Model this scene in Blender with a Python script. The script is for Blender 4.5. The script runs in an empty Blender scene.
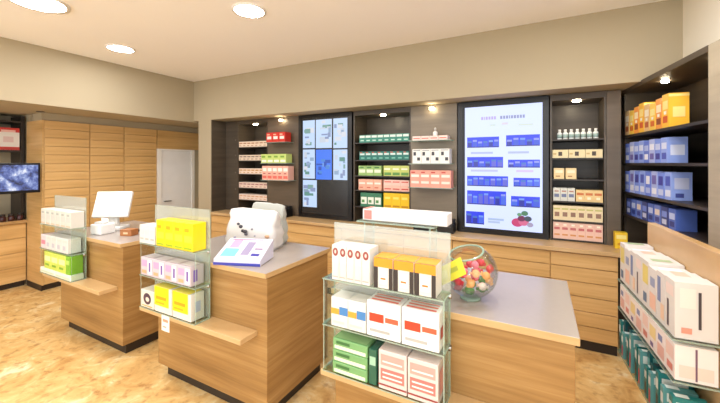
import bpy, bmesh, math, random
from mathutils import Vector, Matrix
random.seed(7)
scene = bpy.context.scene
COL = scene.collection
R = math.radians

# ------------------------------------------------------------------ materials
def lin(c):
    return tuple(((v/255)/12.92 if v/255 <= .04045 else (((v/255)+.055)/1.055)**2.4) for v in c) + (1.0,)
MATS = {}
def nodes(name):
    m = bpy.data.materials.new(name); m.use_nodes = True
    return m, m.node_tree.nodes, m.node_tree.links, m.node_tree.nodes['Principled BSDF']
def plain(rgb, rough=.45, metal=0.0, var=.04, scale=9):
    key = ('p', rgb, rough, metal, var)
    if key in MATS: return MATS[key]
    m, n, l, b = nodes('paint_%d_%d_%d' % rgb)
    b.inputs['Roughness'].default_value = rough; b.inputs['Metallic'].default_value = metal
    if var:
        t = n.new('ShaderNodeTexCoord'); no = n.new('ShaderNodeTexNoise'); no.inputs['Scale'].default_value = scale
        l.new(t.outputs['Object'], no.inputs['Vector'])
        mx = n.new('ShaderNodeMixRGB'); c = lin(rgb)
        mx.inputs[1].default_value = tuple(v*(1-var) for v in c[:3])+(1,)
        mx.inputs[2].default_value = tuple(min(1, v*(1+var)) for v in c[:3])+(1,)
        l.new(no.outputs['Fac'], mx.inputs[0]); l.new(mx.outputs[0], b.inputs['Base Color'])
    else:
        b.inputs['Base Color'].default_value = lin(rgb)
    MATS[key] = m; return m
def wood(name, dark, mid, light, rough=.38, zs=34.):
    m, n, l, b = nodes(name)
    t = n.new('ShaderNodeTexCoord'); mp = n.new('ShaderNodeMapping'); mp.inputs['Scale'].default_value = (1.3, 1.3, zs)
    l.new(t.outputs['Object'], mp.inputs['Vector'])
    a = n.new('ShaderNodeTexNoise'); a.inputs['Scale'].default_value = 1.0; a.inputs['Detail'].default_value = 5; a.inputs['Roughness'].default_value = .6
    l.new(mp.outputs[0], a.inputs['Vector'])
    mp2 = n.new('ShaderNodeMapping'); mp2.inputs['Scale'].default_value = (.8, .8, 6.)
    l.new(t.outputs['Object'], mp2.inputs['Vector'])
    a2 = n.new('ShaderNodeTexNoise'); a2.inputs['Scale'].default_value = 1.0; a2.inputs['Detail'].default_value = 2
    l.new(mp2.outputs[0], a2.inputs['Vector'])
    mx = n.new('ShaderNodeMath'); mx.operation = 'ADD'; l.new(a.outputs['Fac'], mx.inputs[0]); l.new(a2.outputs['Fac'], mx.inputs[1])
    hv = n.new('ShaderNodeMath'); hv.operation = 'MULTIPLY'; hv.inputs[1].default_value = .5; l.new(mx.outputs[0], hv.inputs[0])
    r = n.new('ShaderNodeValToRGB'); e = r.color_ramp.elements
    e[0].position = .34; e[0].color = lin(dark); e[1].position = .66; e[1].color = lin(light)
    k = r.color_ramp.elements.new(.5); k.color = lin(mid)
    l.new(hv.outputs[0], r.inputs[0]); l.new(r.outputs[0], b.inputs['Base Color'])
    b.inputs['Roughness'].default_value = rough
    return m
def emit(rgb, s, name='glow'):
    key = ('e', rgb, s)
    if key in MATS: return MATS[key]
    m, n, l, b = nodes(name)
    b.inputs['Base Color'].default_value = (0.02, .02, .02, 1)
    b.inputs['Emission Color'].default_value = lin(rgb); b.inputs['Emission Strength'].default_value = s
    b.inputs['Roughness'].default_value = .25
    MATS[key] = m; return m
def glass(name, tint, refl=.06, haze=0.0, hazecol=(235, 240, 235)):
    m, n, l, b = nodes(name); n.remove(b)
    o = n['Material Output']
    tr = n.new('ShaderNodeBsdfTransparent'); tr.inputs[0].default_value = lin(tint)
    gl = n.new('ShaderNodeBsdfGlossy'); gl.inputs['Roughness'].default_value = .03
    lw = n.new('ShaderNodeLayerWeight'); lw.inputs['Blend'].default_value = .25
    mu = n.new('ShaderNodeMath'); mu.operation = 'MULTIPLY_ADD'; mu.inputs[1].default_value = .45; mu.inputs[2].default_value = refl
    l.new(lw.outputs['Fresnel'], mu.inputs[0])
    mx = n.new('ShaderNodeMixShader'); l.new(mu.outputs[0], mx.inputs[0]); l.new(tr.outputs[0], mx.inputs[1]); l.new(gl.outputs[0], mx.inputs[2])
    last = mx
    if haze:
        df = n.new('ShaderNodeBsdfDiffuse'); df.inputs[0].default_value = lin(hazecol)
        m2 = n.new('ShaderNodeMixShader'); m2.inputs[0].default_value = haze
        l.new(mx.outputs[0], m2.inputs[1]); l.new(df.outputs[0], m2.inputs[2]); last = m2
    l.new(last.outputs[0], o.inputs['Surface'])
    return m

OAK = wood('oak_laminate', (132, 95, 50), (160, 120, 68), (184, 146, 92))
OAK_LIT = wood('oak_laminate_lit', (190, 148, 88), (212, 170, 108), (226, 188, 130))  # same oak, colour lightened to stand in for light missing on these fronts
OAKTOP = wood('oak_board', (180, 142, 92), (200, 164, 114), (216, 186, 140), .3, 1.3)
DARK = wood('dark_panel', (64, 55, 45), (76, 66, 54), (88, 77, 64), .4, 20)
TAUPE = wood('taupe_panel', (112, 101, 84), (126, 114, 96), (138, 126, 106), .4, 14)
MIDDARK = wood('brown_grey_panel', (84, 72, 58), (96, 83, 68), (106, 92, 76), .4, 14)
PLINTH = plain((44, 34, 26), .5)
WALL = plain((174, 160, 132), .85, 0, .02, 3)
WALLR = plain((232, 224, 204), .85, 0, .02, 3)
CEIL = plain((252, 249, 246), .9, 0, .015, 2)
WHITE = plain((240, 238, 232), .4)
BLACK = plain((18, 17, 18), .3)
TOP = plain((166, 156, 147), .22, 0, .03, 40)
GLASS = glass('clear_glass', (247, 252, 249), .03)
GLASSEDGE = glass('glass_edge', (206, 232, 214), .1, .4, (206, 228, 210))
PANE = glass('hazy_acrylic', (246, 250, 246), .08, .2, (240, 240, 232))
BOWLG = glass('bowl_glass', (252, 254, 253), .02)

def floor_mat():
    m, n, l, b = nodes('mottled_stone_floor')
    t = n.new('ShaderNodeTexCoord')
    a = n.new('ShaderNodeTexNoise'); a.inputs['Scale'].default_value = 4.2; a.inputs['Detail'].default_value = 7; a.inputs['Roughness'].default_value = .68; a.inputs['Distortion'].default_value = .8
    l.new(t.outputs['Object'], a.inputs['Vector'])
    r = n.new('ShaderNodeValToRGB'); e = r.color_ramp.elements
    e[0].position = .30; e[0].color = lin((196, 146, 84)); e[1].position = .70; e[1].color = lin((248, 236, 204))
    k = e.new(.44); k.color = lin((220, 178, 112)); k = e.new(.54); k.color = lin((230, 194, 130)); k = e.new(.62); k.color = lin((238, 212, 158))
    l.new(a.outputs['Fac'], r.inputs[0])
    v = n.new('ShaderNodeTexNoise'); v.inputs['Scale'].default_value = 15; v.inputs['Detail'].default_value = 4
    l.new(t.outputs['Object'], v.inputs['Vector'])
    r2 = n.new('ShaderNodeValToRGB'); f = r2.color_ramp.elements
    f[0].position = .30; f[0].color = lin((170, 120, 70)); f[1].position = .46; f[1].color = (1, 1, 1, 1)
    l.new(v.outputs['Fac'], r2.inputs[0])
    mx = n.new('ShaderNodeMixRGB'); mx.blend_type = 'MULTIPLY'; mx.inputs[0].default_value = .5
    l.new(r.outputs[0], mx.inputs[1]); l.new(r2.outputs[0], mx.inputs[2])
    l.new(mx.outputs[0], b.inputs['Base Color']); b.inputs['Roughness'].default_value = .42
    return m
FLOOR = floor_mat()

# ------------------------------------------------------------------ mesh builder
class MB:
    def __init__(s): s.v = []; s.f = []; s.mi = []; s.mats = []; s.sm = []
    def m(s, mat):
        if mat not in s.mats: s.mats.append(mat)
        return s.mats.index(mat)
    def poly(s, pts, mat, smooth=False):
        i = len(s.v); s.v += [tuple(p) for p in pts]; s.f.append(tuple(range(i, i+len(pts)))); s.mi.append(s.m(mat)); s.sm.append(smooth)
    def box(s, x0, x1, y0, y1, z0, z1, mat, M=None, edge=None):
        i = len(s.v)
        p = [(x0,y0,z0),(x1,y0,z0),(x1,y1,z0),(x0,y1,z0),(x0,y0,z1),(x1,y0,z1),(x1,y1,z1),(x0,y1,z1)]
        if M: p = [tuple(M @ Vector(q)) for q in p]
        s.v += p
        dx, dy, dz = abs(x1-x0), abs(y1-y0), abs(z1-z0)
        big = (0, 1) if dz <= min(dx, dy) else (2, 4) if dy <= min(dx, dz) else (3, 5)
        for q, f in enumerate([(3,2,1,0),(4,5,6,7),(0,1,5,4),(1,2,6,5),(2,3,7,6),(3,0,4,7)]):
            s.f.append(tuple(i+k for k in f)); s.mi.append(s.m(edge if (edge and q not in big) else mat)); s.sm.append(False)
        return s
    def prism(s, pts, y0, y1, mat):      # polygon in xz, extruded along y
        n = len(pts); i = len(s.v)
        s.v += [(x, y0, z) for x, z in pts] + [(x, y1, z) for x, z in pts]
        k = s.m(mat)
        s.f.append(tuple(i+j for j in range(n))); s.f.append(tuple(i+n+j for j in reversed(range(n))))
        for j in range(n): s.f.append((i+j, i+n+j, i+n+(j+1) % n, i+(j+1) % n))
        s.mi += [k]*(n+2); s.sm += [False]*(n+2)
        return s
    def lathe(s, prof, mat, seg=24, M=None, smooth=True, caps=True):
        i = len(s.v); k = s.m(mat); n = len(prof)
        for r, z in prof:
            for a in range(seg):
                p = Vector((r*math.cos(2*math.pi*a/seg), r*math.sin(2*math.pi*a/seg), z))
                s.v.append(tuple(M @ p) if M else tuple(p))
        for q in range(n-1):
            for a in range(seg):
                b = (a+1) % seg
                s.f.append((i+q*seg+a, i+q*seg+b, i+(q+1)*seg+b, i+(q+1)*seg+a)); s.mi.append(k); s.sm.append(smooth)
        for q, flip in ((0, True), (n-1, False)):
            if caps and prof[q][0] > 1e-4:
                loop = [i+q*seg+a for a in range(seg)]
                s.f.append(tuple(reversed(loop)) if flip else tuple(loop)); s.mi.append(k); s.sm.append(False)
        return s
    def mesh(s, name):
        me = bpy.data.meshes.new(name); me.from_pydata(s.v, [], s.f)
        for m in s.mats: me.materials.append(m)
        me.polygons.foreach_set('material_index', s.mi); me.polygons.foreach_set('use_smooth', s.sm)
        me.update(); return me
    def build(s, name, parent=None, bevel=0, seg=2, loc=None, rz=0):
        o = bpy.data.objects.new(name, s.mesh(name)); COL.objects.link(o)
        if parent: o.parent = parent
        if loc: o.location = loc
        if rz: o.rotation_euler.z = rz
        if bevel:
            b = o.modifiers.new('bevel', 'BEVEL'); b.width = bevel; b.segments = seg; b.limit_method = 'ANGLE'
        return o
def tag(o, label, cat, group=None):
    if len(label.split()) > 16: print('LONG', label)
    o['label'] = label; o['category'] = cat
    if group: o['group'] = group
    return o
def empty(name, label, cat, loc=(0,0,0), rz=0, group=None):
    o = bpy.data.objects.new(name, None); COL.objects.link(o); o.location = loc; o.rotation_euler.z = rz
    o.empty_display_size = .1
    return tag(o, label, cat, group)
def struct(o): o['kind'] = 'structure'; return o
def bx(name, x0, x1, y0, y1, z0, z1, mat, parent=None, bevel=0, edge=None):
    return MB().box(x0, x1, y0, y1, z0, z1, mat, None, edge).build(name, parent, bevel)
def dup(o, parent=None):
    c = o.copy(); COL.objects.link(c)
    if parent: c.parent = parent
    for ch in list(o.children): dup(ch, c)
    return c
ORD = ['first','second','third','fourth','fifth','sixth','seventh','eighth','ninth','tenth','eleventh','twelfth']
def nth(i, n, a='left'):
    if n == 1: return 'alone'
    if i == n-1: return 'last'
    return ORD[i]

# ------------------------------------------------------------------ room shell
H_C = 3.04
struct(bx('floor', -7.4, 2.6, -3.2, 5.0, -.06, 0, FLOOR))
struct(bx('ceiling', -7.4, 2.6, -3.2, 5.0, H_C, H_C+.08, CEIL))
# soffit over the back-wall units, closed behind by the wall
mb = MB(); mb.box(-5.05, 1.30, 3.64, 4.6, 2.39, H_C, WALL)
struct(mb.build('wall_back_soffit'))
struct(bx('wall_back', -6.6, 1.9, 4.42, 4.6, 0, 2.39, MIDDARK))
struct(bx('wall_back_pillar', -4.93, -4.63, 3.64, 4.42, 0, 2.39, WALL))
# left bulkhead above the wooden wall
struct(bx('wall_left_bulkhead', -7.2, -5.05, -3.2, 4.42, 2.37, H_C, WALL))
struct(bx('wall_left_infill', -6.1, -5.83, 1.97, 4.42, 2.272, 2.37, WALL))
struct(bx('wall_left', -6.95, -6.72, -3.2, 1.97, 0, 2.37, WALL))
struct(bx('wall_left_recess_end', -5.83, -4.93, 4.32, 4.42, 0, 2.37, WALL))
# right wall, above and around the angled unit; local frame t (deeper), s (right)
ang = math.atan2(.139, .990)
def frame(o, ang): return Matrix.Translation(Vector((o[0], o[1], 0))) @ Matrix.Rotation(ang, 4, 'Z')
U = frame((.88, 2.74), ang)          # local x = right (s), local y = deeper (t)
mb = MB(); mb.box(.264, .7, -2.4, .93, 2.402, H_C, WALLR, U); mb.box(.44, .7, -2.4, 1.75, 0, 2.402, WALLR, U)  # cut short behind the camera to let light in from the right
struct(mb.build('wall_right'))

# white door at the end of the wooden wall, header above
XW = -5.80
d = struct(MB().box(XW-.05, XW-.012, 3.56, 4.13, .01, 1.915, plain((242, 240, 236), .4)).build('door_1', None, .004))
mb = MB(); fm = plain((246, 242, 234), .45)
mb.box(XW-.06, XW+.01, 3.485, 3.555, 0, 1.945, fm); mb.box(XW-.06, XW+.01, 4.135, 4.19, 0, 1.945, fm); mb.box(XW-.06, XW+.01, 3.555, 4.135, 1.918, 1.945, fm)
mb.build('door_frame', d)
mb = MB(); mb.lathe([(.009, 0), (.009, .05)], plain((170, 168, 165), .3, .9), 10, Matrix.Translation((XW-.012, 3.61, 1.03)) @ Matrix.Rotation(R(90), 4, 'Y'))
mb.box(XW+.022, XW+.038, 3.60, 3.72, 1.02, 1.04, plain((170, 168, 165), .3, .9)); mb.build('door_handle', d)
struct(bx('wall_left_door_infill', XW-.25, XW-.062, 3.485, 4.32, 0, 2.27, WALL))
struct(bx('wall_left_door_jamb', XW-.062, XW, 4.192, 4.318, 0, 1.945, WALL))
t = empty('header_panel', 'horizontal oak panel closing the wall above the white door', 'panel', (XW, 3.9, 1.947))
MB().box(-.06, 0, -.41, .415, 0, .32, OAK_LIT).build('panel', t, .003)

# ------------------------------------------------------------------ wooden wall of tall drawer cabinets
cols = [(1.985, 2.50, 'oak drawer cabinet at the outer corner, beside the wall screen'),
        (2.504, 2.96, 'middle oak drawer cabinet of the wooden wall, behind the white cash terminal'),
        (2.964, 3.48, 'oak drawer cabinet right beside the white door')]
for y0, y1, lab in cols:
    c = empty('tall_drawer_cabinet', lab, 'cabinet', (XW-.2, (y0+y1)/2, 0), 0, 'oak drawer cabinets of the left wall')
    w = (y1-y0)/2
    bx('carcass', -.2, .18, -w, w, .08, 2.27, OAK_LIT, c)
    bx('plinth', -.2, .15, -w, w, 0, .08, PLINTH, c)
    n = 19; pitch = (2.27-.085)/n
    first = None
    for k in range(n):
        if first is None:
            first = MB().box(.18, .2, -w+.003, w-.003, 0, pitch-.005, OAK_LIT).build('drawer_front', c, .002)
            o = first
        else:
            o = dup(first, c)
        o.location.z = .087+k*pitch
c = empty('return_panel', 'narrow oak panel turning the corner next to the wall screen', 'panel', (XW-.24, 1.975, 0))
MB().box(-.25, .24, -.008, .008, .08, 2.27, OAK_LIT).build('panel', c)
MB().box(-.25, .21, -.006, .006, 0, .08, PLINTH).build('plinth', c)

struct(bx('wall_left_recess_side', -6.95, -6.22, 1.984, 2.04, 0, 2.37, WALL))
# TV workplace in the left recess
c = empty('side_cabinet', 'oak base cabinet under the wall screen in the left recess', 'cabinet', (-6.46, 1.0, 0))
bx('carcass', -.24, .16, -1.2, .96, .08, .88, OAK_LIT, c); bx('plinth', -.24, .12, -1.2, .96, 0, .08, PLINTH, c)
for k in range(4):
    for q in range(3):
        MB().box(.16, .18, -1.2+q*.72+.003, -1.2+(q+1)*.72-.003, .085+k*.198, .085+(k+1)*.198-.006, OAK_LIT).build('drawer_front', c, .002)
tag(bx('side_worktop', -6.72, -6.24, -.2, 1.965, .88, .92, OAKTOP, None, .004), 'light oak worktop below the wall screen, bearing small dark jars', 'worktop')
s = empty('overhead_shelf', 'dark shelf rack above the wall screen with red and white packs', 'shelf', (-6.5, 1.0, 0))
DK = plain((52, 44, 38), .4)
bx('upright', -.2, .15, .925, .965, .925, 2.35, DK, s); bx('shelf', -.2, .2, -1.2, .925, 1.85, 1.875, DK, s); bx('shelf', -.2, .2, -1.2, .925, 2.25, 2.27, DK, s)
def pattern_screen():
    m, n, l, b = nodes('blue_picture'); b.inputs['Base Color'].default_value = (.02, .02, .02, 1)
    t = n.new('ShaderNodeTexCoord'); v = n.new('ShaderNodeTexNoise'); v.inputs['Scale'].default_value = 9; v.inputs['Detail'].default_value = 5; v.inputs['Roughness'].default_value = .7
    l.new(t.outputs['Object'], v.inputs['Vector'])
    r = n.new('ShaderNodeValToRGB'); e = r.color_ramp.elements
    e[0].position = .36; e[0].color = lin((28, 34, 64)); e[1].position = .68; e[1].color = lin((232, 236, 248))
    k = e.new(.47); k.color = lin((78, 98, 166)); k = e.new(.57); k.color = lin((140, 158, 208))
    l.new(v.outputs['Fac'], r.inputs[0]); l.new(r.outputs[0], b.inputs['Emission Color']); b.inputs['Emission Strength'].default_value = .9
    return m
tv = empty('wall_screen', 'small black wall screen showing a blue and white picture', 'television', (-5.74, 1.60, 1.51))
bx('casing', -.035, .0, -.33, .33, -.19, .19, BLACK, tv, .006)
sc = bx('screen', 0, .004, -.305, .305, -.155, .165, pattern_screen(), tv)

bx('mount_arm', -.98, -.035, -.025, .025, -.025, .025, plain((60, 60, 62), .4, .6), tv)
bx('mount_plate', -.98, -.965, -.08, .08, -.12, .12, plain((60, 60, 62), .4, .6), tv)

# ------------------------------------------------------------------ service counters (three alike)
def make_counter():
    c = empty('service_counter', '', 'counter')
    MB().box(-.578, .578, -.35, .35, .10, .965, OAK).build('body', c, .003)
    MB().box(-.53, .53, -.30, .31, 0, .10, PLINTH).build('plinth', c)
    MB().box(-.588, .592, -.378, .37, .966, 1.0, TOP, None, OAKTOP).build('worktop', c, .003)
    MB().box(-.578, .498, -.495, -.351, .578, .61, OAKTOP).build('ledge', c, .003)
    return c
c0 = make_counter()
LX = [-3.79, -2.12, -.45]
labs = ['oak service counter carrying the white cash terminal, farthest from the glass bowl',
        'middle oak service counter carrying a white spotted pack and a blue tray',
        'oak service counter with the round glass sweets bowl on its pale top']
for i in range(3):
    c = c0 if i == 0 else dup(c0)
    c.location = (LX[i], 1.98, 0); tag(c, labs[i], 'counter', 'service counters')
ST0, ST1 = -.56, .08       # stand extent in counter coordinates
def make_stand():
    s = empty('glass_display_stand', '', 'display stand')
    G = GLASS
    for z in (.006, .246, .486):
        MB().box(ST0, ST1, -.505, -.387, z-.006, z, G, None, GLASSEDGE).build('glass_shelf', s)
    MB().box(ST0, ST1, -.386, -.381, 0.0, .76, PANE, None, GLASSEDGE).build('back_pane', s)
    for x in (ST0, ST1-.006):
        b = MB()
        b.box(x, x+.006, -.495, -.387, .007, .239, G, None, GLASSEDGE)
        b.box(x, x+.006, -.495, -.387, .247, .479, G, None, GLASSEDGE)
        b.build('side_pane', s)
    for x in (ST0-.006, ST1-.006):
        for z in (.246, .486):
            MB().lathe([(.010, 0), (.010, .02)], plain((190, 190, 186), .25, .9), 10, Matrix.Translation((x+.006, -.398, z-.026))).build('clamp', s)
    return s
s0 = make_stand()
sl = ['glass display stand with light green packs on the counter beside the cash terminal',
      'glass display stand with bright yellow packs on the middle counter',
      'glass display stand with orange topped packs on the counter with the sweets bowl']
for i in range(3):
    s = s0 if i == 0 else dup(s0)
    s.location = (LX[i]-(.06 if i == 0 else 0), 1.98, .6108); tag(s, sl[i], 'display stand', 'glass display stands')
SH = (.6168, .8568, 1.0968)   # shelf tops in the room

# ------------------------------------------------------------------ cartons
def carton(name, w, d, h, base, bands, rough=.4, parts=False, label_mat=None):
    """base box, bottom centre at the origin, front towards -y; bands: (x0,x1,z0,z1,colour[,face]) as fractions"""
    def band(b, mb, k):
        x0, x1, z0, z1, col = b[:5]; face = b[5] if len(b) > 5 else 'f'
        e = .0006+.0004*k; m = plain(col, rough, 0, 0)
        if face == 'f': p = [(-w/2+x0*w, -e, z0*h), (-w/2+x1*w, -e, z0*h), (-w/2+x1*w, -e, z1*h), (-w/2+x0*w, -e, z1*h)]
        elif face == 'c': p = [(-w/2+(x0+x1)/2*w+(x1-x0)/2*w*math.cos(a*math.pi/10), -e, (z0+z1)/2*h+(z1-z0)/2*h*math.sin(a*math.pi/10)) for a in range(20)]
        elif face == 'r': p = [(w/2+e, x0*d, z0*h), (w/2+e, x1*d, z0*h), (w/2+e, x1*d, z1*h), (w/2+e, x0*d, z1*h)]
        elif face == 'l': p = [(-w/2-e, x1*d, z0*h), (-w/2-e, x0*d, z0*h), (-w/2-e, x0*d, z1*h), (-w/2-e, x1*d, z1*h)]
        else: p = [(-w/2+x0*w, z0*d, h+e), (-w/2+x1*w, z0*d, h+e), (-w/2+x1*w, z1*d, h+e), (-w/2+x0*w, z1*d, h+e)]
        mb.poly(p, m)
    if parts: d = min(d, .104)
    mb = MB(); mb.box(-w/2, w/2, 0, d, 0, h, plain(base, rough, 0, .03))
    if not parts:
        for k, b in enumerate(bands): band(b, mb, k)
        return mb.build(name)
    o = mb.build(name, None, min(.003, w*.03))
    for nm in dict.fromkeys(b[6] if len(b) > 6 else 'printed_label' for b in bands):
        m2 = MB()
        for k, b in enumerate(bands):
            if (b[6] if len(b) > 6 else 'printed_label') == nm: band(b, m2, k)
        m2.build(nm, o)
    return o
def put(o, x, y, z, rz=0, lab='', cat='box', group=None):
    o.location = (x, y, z+.0008); o.rotation_euler.z = rz
    return tag(o, lab, cat, group)
def row(proto, n, x0, x1, y, z, lab, cat, group, M=None, rz=0, jit=0, side='from the left'):
    """n copies of proto side by side between x0 and x1; lab has %s for the place in the row"""
    out = []
    w0 = max(v.co.x for v in proto.data.vertices)*2
    for i in range(n):
        o = proto if i == 0 else dup(proto)
        x = x0+(i+.5)*(x1-x0)/n
        yy = y + (random.uniform(0, jit) if jit else 0)
        if M is None: p = Vector((x, yy, z)); r = rz
        else: p = M @ Vector((yy, x, z)); r = rz
        place = 'rightmost' if i == n-1 else '%s from left' % ORD[i]
        if w0 > (x1-x0)/n*.985: o.scale.x = (x1-x0)/n*.985/w0
        put(o, p.x, p.y, z, r, lab % place, cat, group); out.append(o)
    return out

# ------------------------------------------------------------------ back counter run
XB = [-4.62, -3.69, -3.09, -2.20, -1.37, -.82, .085, .60]
names = ['oak base cabinet below the plain dark panel at the far end', 'oak base cabinet below the shelf with red boxes',
         'oak base cabinet below the smaller tiled display', 'oak base cabinet below the green and teal boxes',
         'oak base cabinet below the taupe panel with glass shelves', 'oak base cabinet below the big blue display',
         'oak base cabinet below the cream boxes at the right end of the run']
for i in range(7):
    a, b = XB[i], XB[i+1]; w = (b-a)/2
    c = empty('base_cabinet', names[i], 'cabinet', ((a+b)/2, 3.9, 0), 0, 'oak base cabinets along the back wall')
    bx('carcass', -w, w, -.245, .45, .1, .885, OAK_LIT, c); bx('plinth', -w, w, -.215, .4, 0, .1, PLINTH, c)
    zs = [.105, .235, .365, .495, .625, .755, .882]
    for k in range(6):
        MB().box(-w+.003, w-.003, -.265, -.245, zs[k], zs[k+1]-.006, OAK_LIT).build('drawer_front', c, .002)
tag(bx('back_worktop', -4.62, .74, 3.605, 4.36, .887, .925, OAKTOP, None, .004), 'long oak worktop running under the displays along the back wall', 'worktop')
ZT = .925
DY = 3.92

def unit(label, x0, x1, shelves, back=4.30, front=DY, frame_mat=DARK, z1=2.385, spot=True):
    c = empty('shelf_unit', label, 'shelf unit', ((x0+x1)/2, front, ZT), 0, 'dark shelf units along the back wall')
    w = (x1-x0)/2; dd = back-front
    bx('back_panel', -w, w, dd-.015, dd, .0, z1-ZT, frame_mat, c)
    for sx in (-w, w-.018): bx('side_panel', sx, sx+.018, 0, dd-.015, 0, z1-ZT, DARK, c)
    bx('top_panel', -w+.018, w-.018, 0, dd-.015, z1-ZT-.06, z1-ZT, DARK, c)
    for z in shelves:
        bx('shelf', -w+.018, w-.018, .006, dd-.015, z-ZT-.014, z-ZT, DK, c)
    if spot:
        MB().lathe([(.035, -.012), (.035, 0)], emit((255, 236, 200), 70.), 16, Matrix.Translation((0, .07, z1-ZT-.06))).build('spotlight', c)
    return c
def panel_unit(label, x0, x1, shelves, depth, mat, spot=True):
    c = empty('panel_unit', label, 'shelf unit', ((x0+x1)/2, DY, ZT), 0, 'panels with glass shelves along the back wall')
    w = (x1-x0)/2; z1 = 2.385
    bx('panel', -w, w, 0, .38, 0, z1-ZT, mat, c)
    for z, a, b in shelves:
        m = (x0+x1)/2
        MB().box(a-m, b-m, -depth, -.001, z-ZT-.008, z-ZT, GLASS, None, GLASSEDGE).build('glass_shelf', c)
    if spot:
        MB().lathe([(.03, 0), (.03, .02)], emit((255, 236, 200), 30.), 16, Matrix.Translation((0, -.05, z1-ZT-.06))).build('spotlight', c)
        bx('spotlight_arm', -.01, .01, -.05, 0, z1-ZT-.04, z1-ZT-.025, DK, c)
    return c
# A plain end panel
c = empty('end_panel_unit', 'plain dark cupboard front at the far end of the back wall', 'cupboard', (-4.49, DY, ZT))
bx('carcass', -.14, .14, .02, .38, 0, 1.46, DARK, c); bx('door', -.139, .139, 0, .018, .003, 1.457, DARK, c, .002)
mb = MB()
for z in (.35, .62, .9, 1.15): MB().lathe([(.008, 0), (.008, .006)], plain((120, 112, 100), .4), 8, Matrix.Translation((.1, 0, z)) @ Matrix.Rotation(R(90), 4, 'X')).build('button', c)
bx('side_cheek', -.138, -.128, -.272, .018, 0, 1.46, DARK, c)
# B cream rows
zb = [1.955, 1.74, 1.525, 1.302, 1.111]
unit('dark shelf unit of cream boxes next to the plain end panel', -4.345, -3.69, zb)
pc = [((232, 214, 190), (176, 120, 84)), ((226, 206, 182), (120, 96, 90)), ((234, 214, 196), (196, 140, 60)), ((230, 208, 190), (170, 110, 110)), ((236, 216, 200), (210, 160, 120))]
pos = ['top', 'second', 'third', 'fourth', 'lowest']
for k, z in enumerate(zb):
    b, a = pc[k]
    p = carton('medicine_box', .088, .15, .088, b, [(.1, .9, .58, .78, a), (.1, .6, .2, .32, a)])
    row(p, 7, -4.325, -3.71, 3.932, z, 'flat cream box, %s on the '+pos[k]+' shelf beside the plain dark panel', 'box', 'cream boxes on the far shelves')
# C panel with red, green, pink boxes
panel_unit('taupe panel with glass shelves of red, green and pink boxes beside the tiled display', -3.69, -3.09,
           [(2.005, -3.60, -3.19), (1.70, -3.68, -3.18), (1.451, -3.68, -3.14)], .17, MIDDARK)
p = carton('medicine_box', .115, .13, .14, (206, 48, 34), [(.15, .85, .3, .6, (240, 226, 216)), (.15, .6, .72, .84, (250, 190, 160))])
row(p, 3, -3.575, -3.213, 3.76, 2.005, 'red box with white print, %s on the glass shelf beside the tiled display', 'box', 'red boxes')
p = carton('medicine_box', .115, .13, .13, (196, 214, 120), [(.1, .9, .1, .35, (240, 240, 220)), (.1, .7, .6, .8, (120, 160, 60))])
row(p, 4, -3.675, -3.195, 3.76, 1.70, 'yellow green box, %s on the glass shelf under the red boxes', 'box', 'yellow green boxes')
p = carton('medicine_box', .095, .13, .205, (238, 180, 160), [(.1, .9, .62, .85, (250, 236, 224)), (.1, .9, .1, .3, (224, 110, 96)), (.2, .7, .42, .5, (180, 90, 90))])
row(p, 5, -3.655, -3.158, 3.76, 1.451, 'tall pink box, %s on the lowest glass shelf left of the tiled display', 'box', 'tall pink boxes')
def dispenser(x, y, lab):
    c = empty('label_printer', lab, 'printer', (x, y, ZT))
    bx('body', -.1, .1, 0, .14, 0, .11, BLACK, c, .008); bx('paper_slot', -.07, .07, -.002, .001, .07, .08, plain((90, 90, 92), .4), c)
    bx('lid', -.095, .095, .01, .135, .111, .15, plain((36, 34, 34), .4), c, .008)
dispenser(-3.27, 3.74, 'black desktop printer on the oak worktop beside the tiled display')
# D teal and green unit
zd = [1.967, 1.738, 1.535, 1.345, 1.13]
unit('dark shelf unit of teal, green and pink boxes between the two displays', -2.185, -1.385, zd)
p = carton('medicine_box', .084, .14, .098, (52, 138, 118), [(.06, .94, .62, .92, (222, 236, 226)), (.2, .8, .18, .34, (190, 224, 208))])
row(p, 8, -2.105, -1.412, 3.935, zd[0], 'teal box with pale upper half, %s on the top shelf between the displays', 'box', 'teal boxes of the top shelf')
p = carton('medicine_box', .084, .14, .110, (30, 116, 104), [(.1, .9, .58, .80, (206, 226, 220)), (.1, .5, .84, .93, (210, 70, 60)), (.3, .9, .16, .3, (120, 190, 170))])
row(p, 8, -2.105, -1.412, 3.935, zd[1], 'dark teal box with white band, %s on the second shelf between the displays', 'box', 'dark teal boxes of the second shelf')
p = carton('medicine_box', .108, .14, .128, (150, 186, 108), [(.08, .92, .3, .62, (232, 236, 208)), (.1, .7, .76, .9, (70, 120, 60))])
row(p, 3, -2.118, -1.784, 3.935, zd[2], 'light green box, %s in the left half of the third shelf', 'box', 'light green boxes')
p = carton('medicine_box', .12, .14, .13, (196, 206, 110), [(.08, .92, .08, .35, (96, 150, 70)), (.1, .8, .6, .75, (240, 240, 214))])
row(p, 3, -1.756, -1.412, 3.935, zd[2], 'yellow green box with green foot, %s, third shelf between the displays', 'box', 'yellow green boxes with green foot')
p = carton('medicine_box', .108, .14, .142, (236, 176, 150), [(.1, .9, .55, .72, (250, 232, 218)), (.1, .6, .2, .3, (206, 104, 84))])
row(p, 3, -2.118, -1.784, 3.935, zd[3], 'salmon pink box, %s in the left half of the fourth shelf', 'box', 'salmon pink boxes')
p = carton('medicine_box', .116, .14, .07, (240, 190, 170), [(.1, .9, .3, .5, (206, 70, 60))])
row(p, 3, -1.756, -1.412, 3.935, zd[3], 'flat pink box with red line, %s, lower layer of the fourth shelf', 'box', 'flat pink boxes of the lower layer')
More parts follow.
